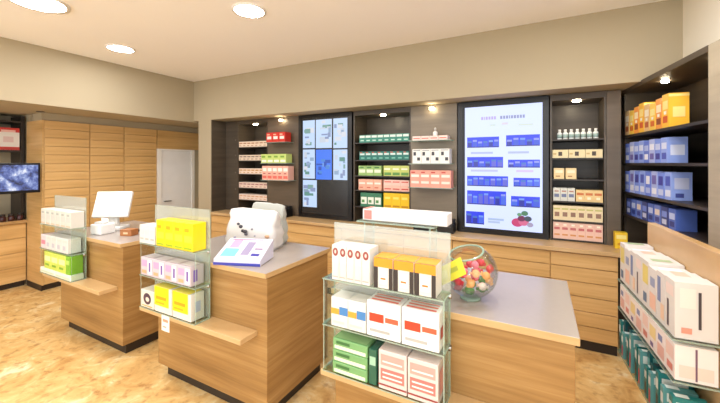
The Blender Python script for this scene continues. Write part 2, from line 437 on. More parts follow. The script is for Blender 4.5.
p = carton('medicine_box', .116, .14, .07, (238, 200, 186), [(.1, .9, .55, .75, (216, 96, 84))])
row(p, 3, -1.756, -1.412, 3.935, zd[3]+.0712, 'flat pink box, %s in the upper layer of the fourth shelf', 'box', 'flat pink boxes of the upper layer')
p = carton('medicine_box', .1, .14, .18, (60, 124, 92), [(.08, .92, .2, .7, (236, 240, 226)), (.2, .6, .3, .5, (90, 150, 90))])
row(p, 3, -2.088, -1.784, 3.935, zd[4], 'green box with large white panel, %s on the lowest shelf between the displays', 'box', 'green and white boxes')
p = carton('medicine_box', .116, .14, .19, (238, 196, 30), [(.1, .9, .08, .2, (196, 140, 20)), (.15, .8, .6, .75, (250, 226, 110))])
row(p, 3, -1.756, -1.412, 3.935, zd[4], 'bright yellow box, %s on the lowest shelf between the displays', 'box', 'bright yellow boxes')
# E taupe panel
panel_unit('taupe panel with three glass shelves directly left of the big blue display', -1.385, -.835,
           [(1.962, -1.36, -.87), (1.694, -1.36, -.87), (1.421, -1.36, -.85)], .17, TAUPE)
p = carton('medicine_box', .098, .13, .046, (240, 214, 204), [(.1, .9, .3, .55, (220, 110, 96))])
row(p, 4, -1.31, -.903, 3.755, 1.962, 'flat white and pink box, %s, top glass shelf beside the big display', 'box', 'flat white and pink boxes')
b = MB(); b.lathe([(0.001, 0), (.024, 0), (.026, .01), (.026, .04), (.018, .052), (.012, .056)], WHITE, 16)
b = b.build('cream_jar'); MB().lathe([(.0125, .0565), (.0125, .09), (.008, .094), (.001, .094)], plain((200, 196, 188), .3), 12).build('pump_cap', b)
put(b, -1.058, 3.82, 2.0085, 0, 'small white jar standing on the flat pink boxes left of the big display', 'jar')
p = carton('medicine_box', .104, .13, .165, (236, 234, 226), [(.12, .42, .55, .8, (60, 58, 62)), (.55, .88, .2, .42, (60, 58, 62)), (.1, .9, .88, .94, (150, 150, 150))])
row(p, 4, -1.31, -.881, 3.755, 1.694, 'white box with dark dots, %s, glass shelf beside the big display', 'box', 'white boxes with dark dots')
p = carton('medicine_box', .116, .13, .194, (236, 160, 140), [(.1, .9, .6, .75, (248, 226, 214)), (.1, .9, .22, .36, (248, 220, 206)), (.1, .5, .84, .92, (190, 70, 60))])
row(p, 4, -1.335, -.865, 3.755, 1.421, 'large coral pink box, %s, lowest glass shelf beside the big display', 'box', 'large coral pink boxes')
dispenser(-1.19, 3.72, 'black desktop printer on the oak worktop under the coral pink boxes')
dispenser(-.93, 3.72, 'black desktop printer on the oak worktop just left of the big display')
# F cream unit
zf = [1.937, 1.75, 1.54, 1.32, 1.129, .942]
unit('dark shelf unit of cream and pink boxes right of the big display', .09, .555, zf)
def bottle(h, col, capc):
    o = MB().lathe([(.001, 0), (.021, 0), (.022, .006), (.022, h*.62), (.012, h*.74), (.010, h*.78)], plain(col, .3), 16).build('medicine_bottle')
    MB().lathe([(.0125, h*.785), (.0125, h), (.001, h)], plain(capc, .35), 14).build('cap', o)
    MB().lathe([(.0225, h*.15), (.0225, h*.5)], plain((150, 176, 170), .4), 16).build('label_band', o)
    return o
p = bottle(.1, (232, 236, 232), (240, 240, 236))
row(p, 7, .15, .505, 3.98, zf[0], 'small white bottle, %s on the top shelf right of the big display', 'bottle', 'small white bottles')
p = carton('medicine_box', .136, .13, .082, (230, 212, 164), [(.38, .62, .25, .75, (70, 56, 44)), (.05, .25, .4, .6, (200, 170, 110))])
row(p, 3, .11, .530, 3.935, zf[1], 'long cream box with dark square, %s, second shelf right of the big display', 'box', 'long cream boxes with dark square')
p = carton('medicine_box', .09, .13, .108, (232, 206, 150), [(.15, .85, .55, .8, (246, 232, 196)), (.2, .6, .2, .3, (170, 120, 70))])
row(p, 2, .117, .323, 3.935, zf[2], 'cream box standing on the half empty third shelf, %s', 'box', 'cream boxes of the half empty shelf')
p = carton('medicine_box', .06, .13, .13, (216, 216, 204), [(.15, .85, .3, .55, (110, 120, 150)), (.2, .8, .7, .8, (170, 120, 100))])
row(p, 3, .117, .306, 3.935, zf[3], 'pale grey box, %s in the left half of the fourth shelf', 'box', 'pale grey boxes')
p = carton('medicine_box', .077, .13, .115, (236, 204, 140), [(.1, .9, .55, .75, (206, 116, 60)), (.3, .7, .2, .4, (250, 236, 200))])
row(p, 3, .312, .530, 3.935, zf[3], 'orange cream box, %s in the right half of the fourth shelf', 'box', 'orange cream boxes')
p = carton('medicine_box', .068, .13, .145, (236, 218, 176), [(.2, .8, .25, .55, (150, 116, 96)), (.1, .9, .72, .82, (196, 190, 110))])
row(p, 6, .117, .530, 3.935, zf[4], 'cream box with brown patch, %s, fifth shelf right of the big display', 'box', 'cream boxes with brown patch')
p = carton('medicine_box', .068, .13, .165, (238, 198, 180), [(.15, .85, .55, .7, (200, 110, 110)), (.15, .85, .2, .3, (216, 150, 90)), (.3, .7, .8, .9, (250, 240, 220))])
row(p, 6, .117, .530, 3.935, zf[5], 'pink box with red line, %s, bottom shelf right of the big display', 'box', 'pink boxes of the bottom shelf')
c = empty('filler_panel', 'narrow brown panel in the corner right of the cream boxes', 'panel', (.612, DY, ZT))
bx('panel', -.055, .055, 0, .4, 0, 1.46, MIDDARK, c, .002)
p = carton('medicine_box', .09, .08, .145, (240, 200, 40), [(.1, .9, .6, .85, (250, 232, 140)), (.2, .8, .2, .35, (210, 150, 30))])
put(p, .648, 3.80, ZT, 0, 'yellow box alone on the right end of the back worktop', 'box')

# ------------------------------------------------------------------ displays
def display(label, x0, x1, z0, z1):
    c = empty('display_screen', label, 'screen', ((x0+x1)/2, DY-.02, z0))
    w = (x1-x0)/2; h = z1-z0
    b = MB(); b.box(-w, w, .012, .3, 0, h, BLACK); b.box(-w, w, 0, .012, 0, .05, BLACK); b.box(-w, w, 0, .012, h-.05, h, BLACK)
    b.box(-w, -w+.055, 0, .012, .05, h-.05, BLACK); b.box(w-.055, w, 0, .012, .05, h-.05, BLACK)
    b.build('casing', c)
    return c
# big blue display
bx0, bx1, bz0, bz1 = -.822, .078, ZT, 2.38
tv2 = display('big lit display with rows of blue products on a pale ground', bx0, bx1, bz0, bz1)
ox = (bx0+bx1)/2
sc = MB().box(-.372, .395, .008, .0118, .062, bz1-bz0-.062, emit((194, 205, 252), 1.15)).build('screen', tv2)
tiles = [(-.720,-.388,1.869,1.985),(-.318,0,1.877,1.995),(-.720,-.348,1.650,1.766),(-.299,0,1.652,1.735),(-.720,-.299,1.445,1.558),
         (-.246,0,1.452,1.545),(-.720,-.318,1.242,1.395),(-.270,0,1.240,1.352),(-.731,-.540,1.025,1.163)]
for a, b, z0, z1 in tiles:
    m = MB(); m.box(a-ox, b-ox, .0074, .008, z0-bz0, z1-bz0, emit((30, 54, 214), 1.1))
    n = max(2, int((b-a)/.055))
    for k in range(n):
        x = a+(k+.12)*(b-a)/n; xx = a+(k+.88)*(b-a)/n; zm = z0+(z1-z0)*random.uniform(.55, .85)
        m.box(x-ox, xx-ox, .0070, .0074, z0+.012-bz0, zm-bz0, emit(random.choice([(50, 84, 214), (30, 44, 160), (66, 104, 226), (92, 96, 210)]), .9))
        m.box(x-ox, xx-ox, .0066, .0070, zm-.02-bz0, zm-bz0, emit(random.choice([(110, 150, 240), (60, 110, 200), (140, 150, 236)]), .9))
    m.box(a-ox, b-ox, .0070, .0074, z0-bz0, z0+.010-bz0, emit((24, 28, 110), .8))
    m.build('product_row', sc)
m = MB()
x = -.571
for k, w in enumerate([.022,.01,.022,.02,.02,.02, 0, .022,.02,.022,.012,.02,.022,.02,.02,.02]):
    if w == 0: x += .035; continue
    m.box(x-ox, x+w-ox, .0074, .008, 2.172-bz0, 2.205-bz0, emit((176, 160, 222) if k < 7 else (138, 144, 186), 1.0)); x += w+.0075
m.build('lettering', sc)
m = MB()
for a, b, z, col in [(-.48, -.42, 2.10, (206, 220, 214)), (-.36, -.30, 2.11, (214, 206, 224)), (-.2, -.06, 2.09, (210, 222, 216)), (-.3, -.1, 1.80, (176, 186, 226)), (-.68, -.45, 1.80, (176, 186, 226)),
                   (-.68, -.4, 1.605, (186, 190, 230)), (-.22, -.06, 1.605, (210, 190, 230)), (-.5, -.34, 1.08, (170, 190, 226)), (-.5, -.38, 1.05, (176, 194, 230))]:
    MB().box(a-ox, b-ox, .0074, .008, z-bz0, z+.022-bz0, emit(col, .9)).build('caption_line', sc)
m = MB()
for cx, cz, r, col in [(-.21, 1.075, .045, (206, 70, 120)), (-.15, 1.085, .04, (220, 110, 150)), (-.17, 1.12, .03, (120, 50, 90)), (-.11, 1.12, .028, (70, 80, 96)), (-.14, 1.175, .026, (80, 130, 96)), (-.19, 1.16, .018, (110, 160, 120)), (-.09, 1.06, .024, (170, 160, 190))]:
    m.lathe([(r, 0), (r, .0006+.00008*len(m.v)/24)], emit(col, .85), 20, Matrix.Translation((cx-ox, .008, cz-bz0)) @ Matrix.Rotation(R(90), 4, 'X') @ Matrix.Scale(1.25, 4, (1, 0, 0)))
m.build('fruit_picture', sc)
# tiled display
cx0, cx1, cz0, cz1 = -3.085, -2.20, ZT, 2.385
tv1 = display('smaller display of six pale picture tiles over a dark lower corner', cx0, cx1, cz0, cz1)
ox = (cx0+cx1)/2
sc = MB().box(-.38, .38, .008, .0118, .062, cz1-cz0-.062, emit((40, 36, 32), .28)).build('screen', tv1)
T1 = [(-3.01,-2.802,1.913,2.306),(-2.785,-2.518,1.908,2.306),(-2.494,-2.273,1.902,2.306),(-3.01,-2.802,1.479,1.892),(-2.785,-2.518,1.470,1.887),(-2.494,-2.273,1.471,1.882),(-3.01,-2.768,1.075,1.458)]
for k, (a, b, z0, z1) in enumerate(T1):
    blue = k == 4
    m = MB(); m.box(a-ox, b-ox, .0074, .008, z0-cz0, z1-cz0, emit((58, 112, 222) if blue else (178, 200, 232), 1.05))
    for q in range(12):
        w = random.uniform(.03, .1); h = random.uniform(.02, .08)
        x = random.uniform(a+.01, b-w-.01); z = random.uniform(z0+.01, z1-h-.01)
        col = random.choice([(40, 84, 190), (110, 160, 236), (80, 140, 220)] if blue else [(126, 166, 160), (206, 216, 232), (150, 176, 206), (100, 150, 140), (222, 226, 236), (140, 156, 196)])
        m.box(x-ox, x+w-ox, .0072-.00015*q, .0074, z-cz0, z+h-cz0, emit(col, .8))
    m.build('picture_tile', sc)

# ------------------------------------------------------------------ angled unit on the right
ur = ang
c = empty('angled_shelf_unit', 'tall dark shelf unit on the right with orange and blue boxes', 'shelf unit', (.88, 2.74, 0), ang)
bx('back_panel', .385, .40, 0, 1.335, .95, 2.36, DARK, c)
bx('top_panel', 0, .40, 0, 1.335, 2.36, 2.40, DARK, c)
bx('end_panel', 0, .40, -.42, 0, 0, 2.40, wood('light_taupe_panel', (150, 138, 116), (164, 151, 128), (176, 162, 138), .4, 14), c, .003)
bx('far_panel', .02, .385, 1.32, 1.335, .95, 2.36, DARK, c)
bx('base', .02, .40, 0, 1.0, .0, .93, OAK, c)
for z in (1.96, 1.70, 1.43, 1.22):
    MB().box(.006, .384, .001, 1.318, z-.02, z, DK).build('shelf', c)
MB().lathe([(.024, -.012), (.024, 0)], emit((255, 236, 200), 90.), 16, Matrix.Translation((.12, .14, 2.36))).build('spotlight', c)
MB().lathe([(.024, -.012), (.024, 0)], emit((255, 236, 200), 90.), 16, Matrix.Translation((.12, .8, 2.36))).build('spotlight', c)
# boxes face -x of the unit: rotate the cartons so that their front (-y) looks to -s
rz = ang - math.pi/2
OC = [((248, 190, 60), (252, 224, 140), (214, 96, 48)), ((244, 160, 70), (252, 232, 190), (150, 80, 50)), ((250, 206, 84), (252, 232, 150), (220, 110, 40)), ((232, 190, 130), (246, 232, 206), (190, 100, 60))]
def unit_row(protos, n, t0, t1, z, lab, group, s=.02):
    """from the near end to the far end"""
    objs = []
    for i in range(n):
        pr = protos[i % len(protos)]
        o = pr if i < len(protos) else dup(pr)
        t = t0+(i+.5)*(t1-t0)/n
        p = U @ Vector((s, t, 0))
        put(o, p.x, p.y, z, rz, lab % ('%s from near end' % ORD[i] if i < n-1 else 'farthest'), 'box', group)
        objs.append(o)
hs = [.25, .235, .215, .225]
pr = [carton('supplement_box', .094, .12, hs[k], a, [(.1, .9, .55, .8, b), (.15, .85, .15, .35, d), (.3, .7, .4, .5, (250, 244, 226)), (0, 1, .9, .97, b, 'r'), (.2, .8, .3, .6, b, 'r')]) for k, (a, b, d) in enumerate(OC)]
unit_row(pr, 8, .50, 1.31, 1.96, 'orange and yellow box on the top right shelf, %s', 'orange boxes on the right unit')
BC = [((150, 172, 236), (220, 226, 248), (84, 98, 190)), ((130, 154, 230), (200, 210, 244), (70, 70, 160)), ((176, 188, 236), (236, 238, 250), (120, 110, 180)), ((110, 134, 222), (180, 194, 240), (236, 236, 248))]
hb = [.19, .185, .19, .18]
pr = [carton('supplement_box', .094, .12, hb[k], a, [(.1, .9, .55, .8, b), (.15, .85, .15, .4, d), (.15, .85, .3, .7, b, 'r')]) for k, (a, b, d) in enumerate(BC)]
unit_row(pr, 8, .52, 1.30, 1.70, 'blue box on the second right shelf, %s', 'blue boxes on the second shelf of the right unit')
pr = [carton('supplement_box', .094, .12, hb[k]+.012, a, [(.1, .9, .12, .35, b), (.15, .85, .5, .85, d), (.15, .85, .4, .8, (200, 206, 236), 'r'), (.2, .6, .1, .25, (70, 80, 150), 'r')]) for k, (a, b, d) in enumerate(BC)]
unit_row(pr, 8, .46, 1.31, 1.43, 'blue box on the third right shelf, %s', 'blue boxes on the third shelf of the right unit')
BC2 = [((84, 110, 190), (186, 198, 234), (44, 56, 130)), ((60, 70, 130), (120, 140, 210), (200, 206, 230)), ((110, 130, 200), (226, 210, 200), (60, 70, 150))]
pr = [carton('supplement_box', .094, .12, .15, a, [(.1, .9, .5, .8, b), (.15, .85, .15, .4, d)]) for a, b, d in BC2]
unit_row(pr, 8, .40, 1.28, 1.22, 'blue box on the lowest right shelf behind the oak divider, %s', 'blue boxes on the lowest shelf of the right unit')

# ------------------------------------------------------------------ gondola with glass shelves, front right
ga = math.atan2(.066, .998)
GM = frame((.50, 1.90), ga)
g = empty('glass_shelf_gondola', 'oak divider with glass shelves of white boxes at the right edge', 'display shelf', (.50, 1.90, 0), ga)
MB().box(.157, .2, -.6, .84, .0, 1.325, OAKTOP).build('divider', g, .004)
bx('base', .05, .156, .02, .82, 0, .12, PLINTH, g)
for z in (.95, .77, .49):
    MB().box(0, .156, 0, .83, z-.008, z, GLASS, None, GLASSEDGE).build('glass_shelf', g)
    for t in (.12, .7):
        bx('shelf_bracket', .02, .156, t, t+.012, z-.022, z-.008, plain((170, 170, 168), .3, .8), g)
grz = ga - math.pi/2
def gon_row(protos, n, t0, t1, z, lab, group, s=.012, cat='box'):
    for i in range(n):
        pr = protos[i % len(protos)]
        o = pr if i < len(protos) else dup(pr)
        t = t0+(i+.5)*(t1-t0)/n
        p = GM @ Vector((s, t, 0))
        put(o, p.x, p.y, z, grz, lab % ('nearest' if i == 0 else '%s from near end' % ORD[i] if i < n-1 else 'farthest'), cat, group)
W = (222, 216, 210)
G1 = [[(.1, .9, .7, .9, (236, 214, 206)), (.2, .4, .1, .6, (90, 84, 96)), (.12, .5, .55, .9, (236, 226, 216), 'r'), (.55, .62, .2, .85, (70, 62, 66), 'r'), (.15, .4, .1, .2, (216, 150, 130), 'r')],
      [(.1, .5, .4, .9, (120, 136, 176)), (.5, .9, .1, .4, (236, 200, 170)), (.1, .9, .3, .7, (240, 190, 170), 't')],
      [(.1, .9, .1, .45, (238, 190, 168)), (.2, .8, .6, .8, (150, 160, 190)), (.2, .8, .2, .8, (230, 226, 240), 't')],
      [(.1, .9, .5, .9, (226, 206, 120)), (.2, .7, .1, .3, (90, 120, 150)), (.1, .6, .2, .8, (170, 190, 150), 't')]]
pr = [carton('skincare_box', .098, .14, [.24, .235, .225, .24][k], W, b) for k, b in enumerate(G1)]
gon_row(pr, 8, .015, .82, .95, 'tall white box on the upper divider shelf, %s', 'white boxes on the upper glass shelf')
G2 = [[(.1, .9, .5, .9, (240, 206, 194)), (.2, .8, .15, .35, (214, 130, 120)), (.1, .9, .1, .45, (244, 214, 200), 'r'), (.48, .53, .05, .95, (120, 90, 110), 'r')],
      [(.1, .9, .1, .5, (230, 180, 170)), (.2, .7, .6, .8, (130, 140, 180))], [(.1, .9, .4, .8, (240, 214, 150)), (.2, .6, .1, .25, (120, 100, 150))]]
pr = [carton('skincare_box', .098, .14, .15, (244, 232, 226), b) for b in G2]
gon_row(pr, 8, .015, .82, .77, 'low pinkish white box on the lower divider shelf, %s', 'pinkish white boxes on the lower glass shelf')
T3 = [((36, 124, 122), (226, 236, 230), (20, 52, 54)), ((24, 100, 104), (120, 190, 186), (16, 40, 44)), ((96, 158, 158), (226, 236, 232), (190, 60, 90)), ((20, 84, 88), (60, 70, 74), (214, 224, 220))]
pr = [carton('hanging_pack', .034, .12, .2, a, [(.1, .9, .62, .86, b), (.2, .8, .1, .5, d), (.1, .9, .7, .9, b, 'r'), (.2, .35, .1, .6, d, 'r'), (.6, .75, .1, .6, d, 'r'), (.1, .9, .1, .5, b, 't')]) for a, b, d in T3]
for i in range(21):
    o = pr[i % 4] if i < 4 else dup(pr[i % 4])
    o.scale.z = (1.0, .84, .95, .78, 1.08)[i % 5]
    p = GM @ Vector(((.006, .02, .0, .03)[i*7 % 4], .02+(i+.5)*.038, 0))
    put(o, p.x, p.y, .49, grz, 'slim teal pack, %s of the row under the pinkish white boxes' % (ORD+['thirteenth','fourteenth','fifteenth','sixteenth','seventeenth','eighteenth','nineteenth','twentieth','farthest'])[i].replace('first', 'nearest'), 'pack', 'slim teal packs on the lowest glass shelf')

# ------------------------------------------------------------------ goods on the stands
def stand_x(i, rel): return LX[i]+rel
YF = 1.482
# counter with the sweets bowl: orange-topped packs
L = ', sweets bowl stand'
p = carton('lotion_carton', .042, .11, .18, (223, 219, 213), [(.12, .88, .68, .92, (150, 74, 64), 'c', 'emblem'), (.36, .64, .75, .86, (230, 200, 190), 'c', 'emblem'), (.1, .9, .12, .5, (236, 220, 206), 'f', 'printed_label'), (.1, .9, .08, .11, (190, 170, 160), 'f', 'printed_label')], .35, True)
row(p, 5, -.955, -.735, YF, SH[2], 'white carton with red round emblem, %s'+L, 'carton', 'white cartons with red emblem')
p = carton('dietary_carton', .098, .11, .145, (223, 217, 206), [(0, 1, .70, 1, (236, 150, 30), 'f', 'orange_header'), (0, .22, 0, .70, (52, 44, 42), 'f', 'dark_border'), (.8, 1, 0, .70, (52, 44, 42), 'f', 'stripe'), (.3, .7, .15, .6, (250, 246, 238), 'f', 'printed_label'), (.36, .64, .3, .36, (196, 120, 40), 'f', 'printed_label'), (0, 1, 0, 1, (240, 160, 40), 't', 'orange_header')], .35, True)
row(p, 3, -.715, -.405, YF, SH[2], 'orange topped carton with dark stripes, %s'+L, 'carton', 'orange topped cartons')
p = carton('tissue_carton', .1, .12, .15, (223, 221, 213), [(.0, .5, .42, .62, (232, 160, 60), 'f', 'orange_band'), (.5, 1, .42, .7, (70, 130, 190), 'f', 'blue_band'), (.1, .8, .12, .2, (200, 200, 196), 'f', 'printed_label'), (.1, .9, .1, .9, (228, 224, 214), 't', 'top_print')], .35, True)
row(p, 2, -.96, -.757, YF, SH[1], 'white carton with orange and blue band, %s'+L, 'carton', 'white cartons with orange and blue band')
bands = [(.08, .52, .42, .66, (200, 66, 40), 'f', 'red_lettering'), (.56, .94, .46, .60, (214, 96, 66), 'f', 'red_lettering'), (.1, .7, .14, .22, (180, 178, 172), 'f', 'printed_label'),
         (.1, .9, .15, .3, (220, 100, 80), 't', 'top_stripe'), (.1, .9, .45, .6, (220, 120, 96), 't', 'top_stripe'), (.1, .9, .75, .88, (226, 140, 120), 't', 'top_stripe'), (.2, .8, .3, .6, (190, 70, 60), 'r', 'side_print')]
p = carton('medicine_carton', .176, .135, .172, (244, 242, 238), bands, .35, True)
row(p, 2, -.755, -.39, YF, SH[1], 'large white carton with red lettering, %s'+L, 'carton', 'large white cartons with red lettering')
p = carton('tea_carton', .2, .12, .058, (120, 170, 110), [(.05, .95, .1, .4, (226, 232, 206), 'f', 'pale_band'), (.1, .5, .55, .8, (60, 110, 60), 'f', 'printed_label'), (.05, .95, .1, .9, (150, 190, 130), 't', 'top_print')], .35, True)
for k in range(3):
    o = p if k == 0 else dup(p)
    put(o, -.85, YF+.002*k, SH[0]+.0592*k, 0, ['bottom', 'middle', 'top'][k]+' green flat carton of the stack'+L, 'carton', 'stacked green cartons')
p = carton('tea_carton', .04, .11, .17, (40, 96, 74), [(.1, .9, .55, .8, (160, 200, 170), 'f', 'pale_band')], .35, True)
put(p, -.722, YF+.005, SH[0], 0, 'narrow dark green carton between green stack and pink cartons on the lowest shelf', 'carton')
p = carton('medicine_carton', .142, .12, .185, (225, 206, 199), [(.08, .92, .62, .9, (230, 160, 150), 'f', 'pink_panel'), (.08, .92, .24, .54, (226, 120, 112), 'f', 'pink_panel'), (.15, .85, .3, .34, (250, 238, 230), 'f', 'printed_label'), (.15, .85, .7, .74, (250, 238, 230), 'f', 'printed_label'), (.15, .85, .42, .46, (250, 238, 230), 'f', 'printed_label'), (0, 1, .1, .14, (150, 60, 60), 'f', 'dark_line'), (.2, .8, .2, .8, (228, 150, 140), 'r', 'side_print')], .35, True)
row(p, 2, -.69, -.395, YF, SH[0], 'pink and white carton, %s'+L, 'carton', 'pink and white cartons')
# long white carton on a rear rest
t = empty('bracket_shelf', 'narrow clear shelf behind the pane of the stand by the sweets bowl', 'shelf', (-.66, 1.74, 1.0008))
for x in (-.2, .17): MB().box(x-.004, x+.004, -.07, .05, 0, .372, GLASS, None, GLASSEDGE).build('support', t)
MB().box(-.24, .20, -.09, .05, .372, .38, GLASS, None, GLASSEDGE).build('glass_shelf', t)
p = carton('leaflet_carton', .475, .12, .062, (225, 223, 221), [(.02, .12, .1, .9, (226, 130, 120), 'f', 'pink_end'), (.2, .95, .15, .3, (214, 214, 212), 'f', 'printed_label'), (0, .06, 0, 1, (230, 150, 140), 't', 'pink_end')], .35, True)
put(p, -.645, 1.69, 1.38, 0, 'long flat white carton lying above the pane of the stand by the sweets bowl', 'carton')
# middle counter: yellow packs
L = ', middle counter stand'
p = carton('toothpaste_carton', .064, .11, .135, (223, 221, 215), [(.1, .9, .5, .75, (206, 214, 210), 'f', 'grey_panel'), (.15, .85, .2, .3, (180, 180, 176), 'f', 'printed_label')], .35, True)
row(p, 3, -2.69, -2.495, YF, SH[2], 'white carton, %s beside the yellow packs on the top shelf', 'carton', 'white cartons beside the yellow packs')
YE = (244, 214, 20)
p = carton('yellow_pack', .1, .13, .19, YE, [(.1, .9, .3, .55, (250, 232, 60), 'f', 'printed_label'), (.15, .6, .68, .8, (220, 170, 10), 'f', 'printed_label'), (.1, .9, .06, .12, (150, 180, 40), 'f', 'green_line')], .35, True)
row(p, 4, -2.48, -2.065, YF, SH[2], 'bright yellow pack, %s'+L, 'pack', 'bright yellow packs')
p = carton('lilac_carton', .16, .14, .135, (206, 191, 199), [(.08, .55, .5, .85, (196, 160, 200), 'f', 'lilac_panel'), (.6, .95, .1, .9, (240, 236, 238), 'f', 'white_panel'), (.7, .85, .25, .75, (120, 90, 170), 'f', 'emblem'), (.1, .5, .12, .3, (216, 170, 130), 'f', 'printed_label'), (.1, .9, .1, .9, (232, 222, 226), 't', 'top_print'), (.2, .5, .2, .8, (130, 100, 180), 'r', 'side_print')], .35, True)
row(p, 4, -2.67, -2.09, YF, SH[1], 'pale lilac carton, %s'+L, 'carton', 'pale lilac cartons')
p = carton('syrup_carton', .16, .14, .13, (223, 217, 204), [(.2, .8, .2, .85, (70, 50, 70), 'c', 'dark_emblem'), (.38, .66, .36, .62, (224, 212, 196), 'c', 'emblem_centre'), (.1, .9, .08, .14, (216, 160, 80), 'f', 'printed_label'), (.1, .9, .1, .9, (236, 228, 210), 't', 'top_print')], .35, True)
put(p, -2.59, YF, SH[0], 0, 'cream carton with dark curl emblem'+L, 'carton')
p = carton('syrup_carton', .2, .14, .185, (223, 219, 210), [(0, .85, .25, 1, YE, 'f', 'yellow_panel'), (.1, .7, .5, .62, (200, 160, 20), 'f', 'printed_label'), (.1, .6, .34, .4, (210, 170, 30), 'f', 'printed_label'), (0, .9, 0, 1, (238, 222, 90), 't', 'yellow_panel'), (.3, .7, .3, .7, (180, 190, 216), 'r', 'side_print')], .35, True)
row(p, 2, -2.505, -2.08, YF, SH[0], 'yellow and white carton, %s'+L, 'carton', 'yellow and white cartons')
t = MB().box(-.045, .045, -.0015, 0, -.115, 0, plain((244, 236, 226), .5)).build('hanging_price_card', None, 0, 2, (-2.37, 1.4845, .608))
tag(t, 'white price card hanging from the ledge of the middle counter', 'card')
m = MB(); m.box(-.03, .03, -.0022, -.0015, -.05, -.03, plain((216, 150, 120), .5)); m.box(-.03, .01, -.0022, -.0015, -.09, -.08, plain((170, 160, 150), .5)); m.build('printed_lines', t)
# first counter
L = ', cash terminal stand'
p = carton('bandage_carton', .098, .12, .15, (215, 213, 204), [(.1, .9, .35, .65, (206, 206, 200), 'f', 'grey_panel'), (.2, .7, .72, .84, (170, 176, 170), 'f', 'printed_label'), (.1, .9, .06, .14, (216, 190, 160), 'f', 'printed_label')], .35, True)
row(p, 6, -4.400, -3.775, YF, SH[2], 'whitish carton, %s'+L, 'carton', 'whitish cartons of the top shelf')
p = carton('bandage_carton', .108, .12, .135, (219, 217, 213), [(.1, .6, .2, .5, (190, 190, 200), 'f', 'grey_panel'), (.1, .9, .75, .88, (226, 214, 206), 'f', 'printed_label')], .35, True)
row(p, 4, -4.285, -3.835, YF, SH[1], 'white carton with grey print, %s'+L, 'carton', 'white cartons with grey print')
p = carton('bandage_carton', .108, .12, .135, (221, 206, 210), [(.1, .9, .3, .6, (214, 130, 150), 'f', 'pink_panel')], .35, True)
put(p, -4.343, YF, SH[1], 0, 'white carton with pink panel, outer end of the middle shelf'+L, 'carton')
p = carton('herbal_pack', .31, .14, .05, (236, 240, 224), [(.05, .95, .2, .5, (206, 220, 190), 'f', 'pale_band')], .35, True)
put(p, -4.245, YF-.004, SH[0], 0, 'flat white pack under the light green packs, outer half of the shelf'+L, 'pack')
o = dup(p); put(o, -3.932, YF-.004, SH[0], 0, 'flat white pack under the green packs, half nearest the cash terminal', 'pack')
p = carton('herbal_pack', .145, .12, .165, (202, 218, 96), [(.08, .92, .45, .75, (236, 238, 170), 'f', 'pale_band'), (.15, .7, .18, .3, (120, 170, 50), 'f', 'printed_label'), (.1, .9, .1, .9, (180, 210, 80), 'r', 'green_side')], .35, True)
row(p, 3, -4.325, -3.880, YF, SH[0]+.0515, 'yellow green pack, %s'+L, 'pack', 'yellow green packs')
p = carton('herbal_pack', .075, .12, .165, (126, 184, 50), [(.1, .9, .55, .8, (186, 220, 110), 'f', 'pale_band')], .35, True)
put(p, -3.838, YF, SH[0]+.0515, 0, 'grass green pack at the end of the yellow green row', 'pack')

# ------------------------------------------------------------------ things on the counters
# cash terminal
t = empty('cash_terminal', 'white cash terminal with a tilted screen on the far service counter', 'terminal', (-3.99, 1.92, 1.0008), R(38))
WT = plain((242, 240, 236), .35)
MB().box(-.12, .12, -.1, .12, 0, .035, WT).build('base', t, .008)
MB().prism([(-.045, .035), (.045, .035), (.032, .24), (-.032, .24)], .02, .07, WT).build('neck', t, .006)
Mx = Matrix.Translation((0, .02, .25)) @ Matrix.Rotation(R(-24), 4, 'X')
MB().box(-.17, .17, -.02, .02, -.13, .15, WT, Mx).build('monitor', t, .008)
m = MB(); m.box(-.155, .155, .02, .0215, -.115, .135, BLACK, Mx); m.build('screen', t)
m = MB()
for k in range(5): m.box(-.1, .1, -.0212, -.02, -.04+k*.02, -.032+k*.02, plain((206, 204, 200), .5), Mx)
m.build('vent_slots', t)
t = empty('receipt_printer', 'white receipt printer on the counter in front of the cash terminal', 'printer', (-3.83, 1.75, 1.0008), R(10))
MB().box(-.07, .07, -.06, .09, 0, .1, WT).build('body', t, .01); MB().box(-.055, .055, -.03, .03, .101, .118, plain((214, 212, 208), .4)).build('cover', t, .004)
MB().box(-.05, .05, .032, .034, .1, .15, plain((250, 250, 246), .6)).build('paper', t)
t = empty('card_reader', 'dark payment card reader on the counter right of the cash terminal', 'card reader', (-3.66, 1.93, 1.0008), R(-15))
MB().prism([(-.04, 0), (.04, 0), (.04, .02), (-.04, .02)], -.08, .08, BLACK).build('body', t, .004)
MB().box(-.03, .03, .02, .065, .0202, .021, emit((120, 140, 150), .3)).build('screen', t)
m = MB()
for a in range(3):
    for b in range(4): m.box(-.028+a*.02, -.014+a*.02, -.068+b*.02, -.056+b*.02, .02, .023, plain((140, 140, 142), .5))
m.build('keys', t)
p = carton('wooden_box', .12, .09, .06, (168, 104, 52), [(0, 1, .8, .86, (120, 70, 36), 'f', 'lid_line'), (.3, .7, .3, .6, (220, 190, 150), 'f', 'printed_label')], .4, True)
put(p, -3.50, 1.80, 1.0, R(20), 'small brown box at the corner of the counter right of the cash terminal', 'box')

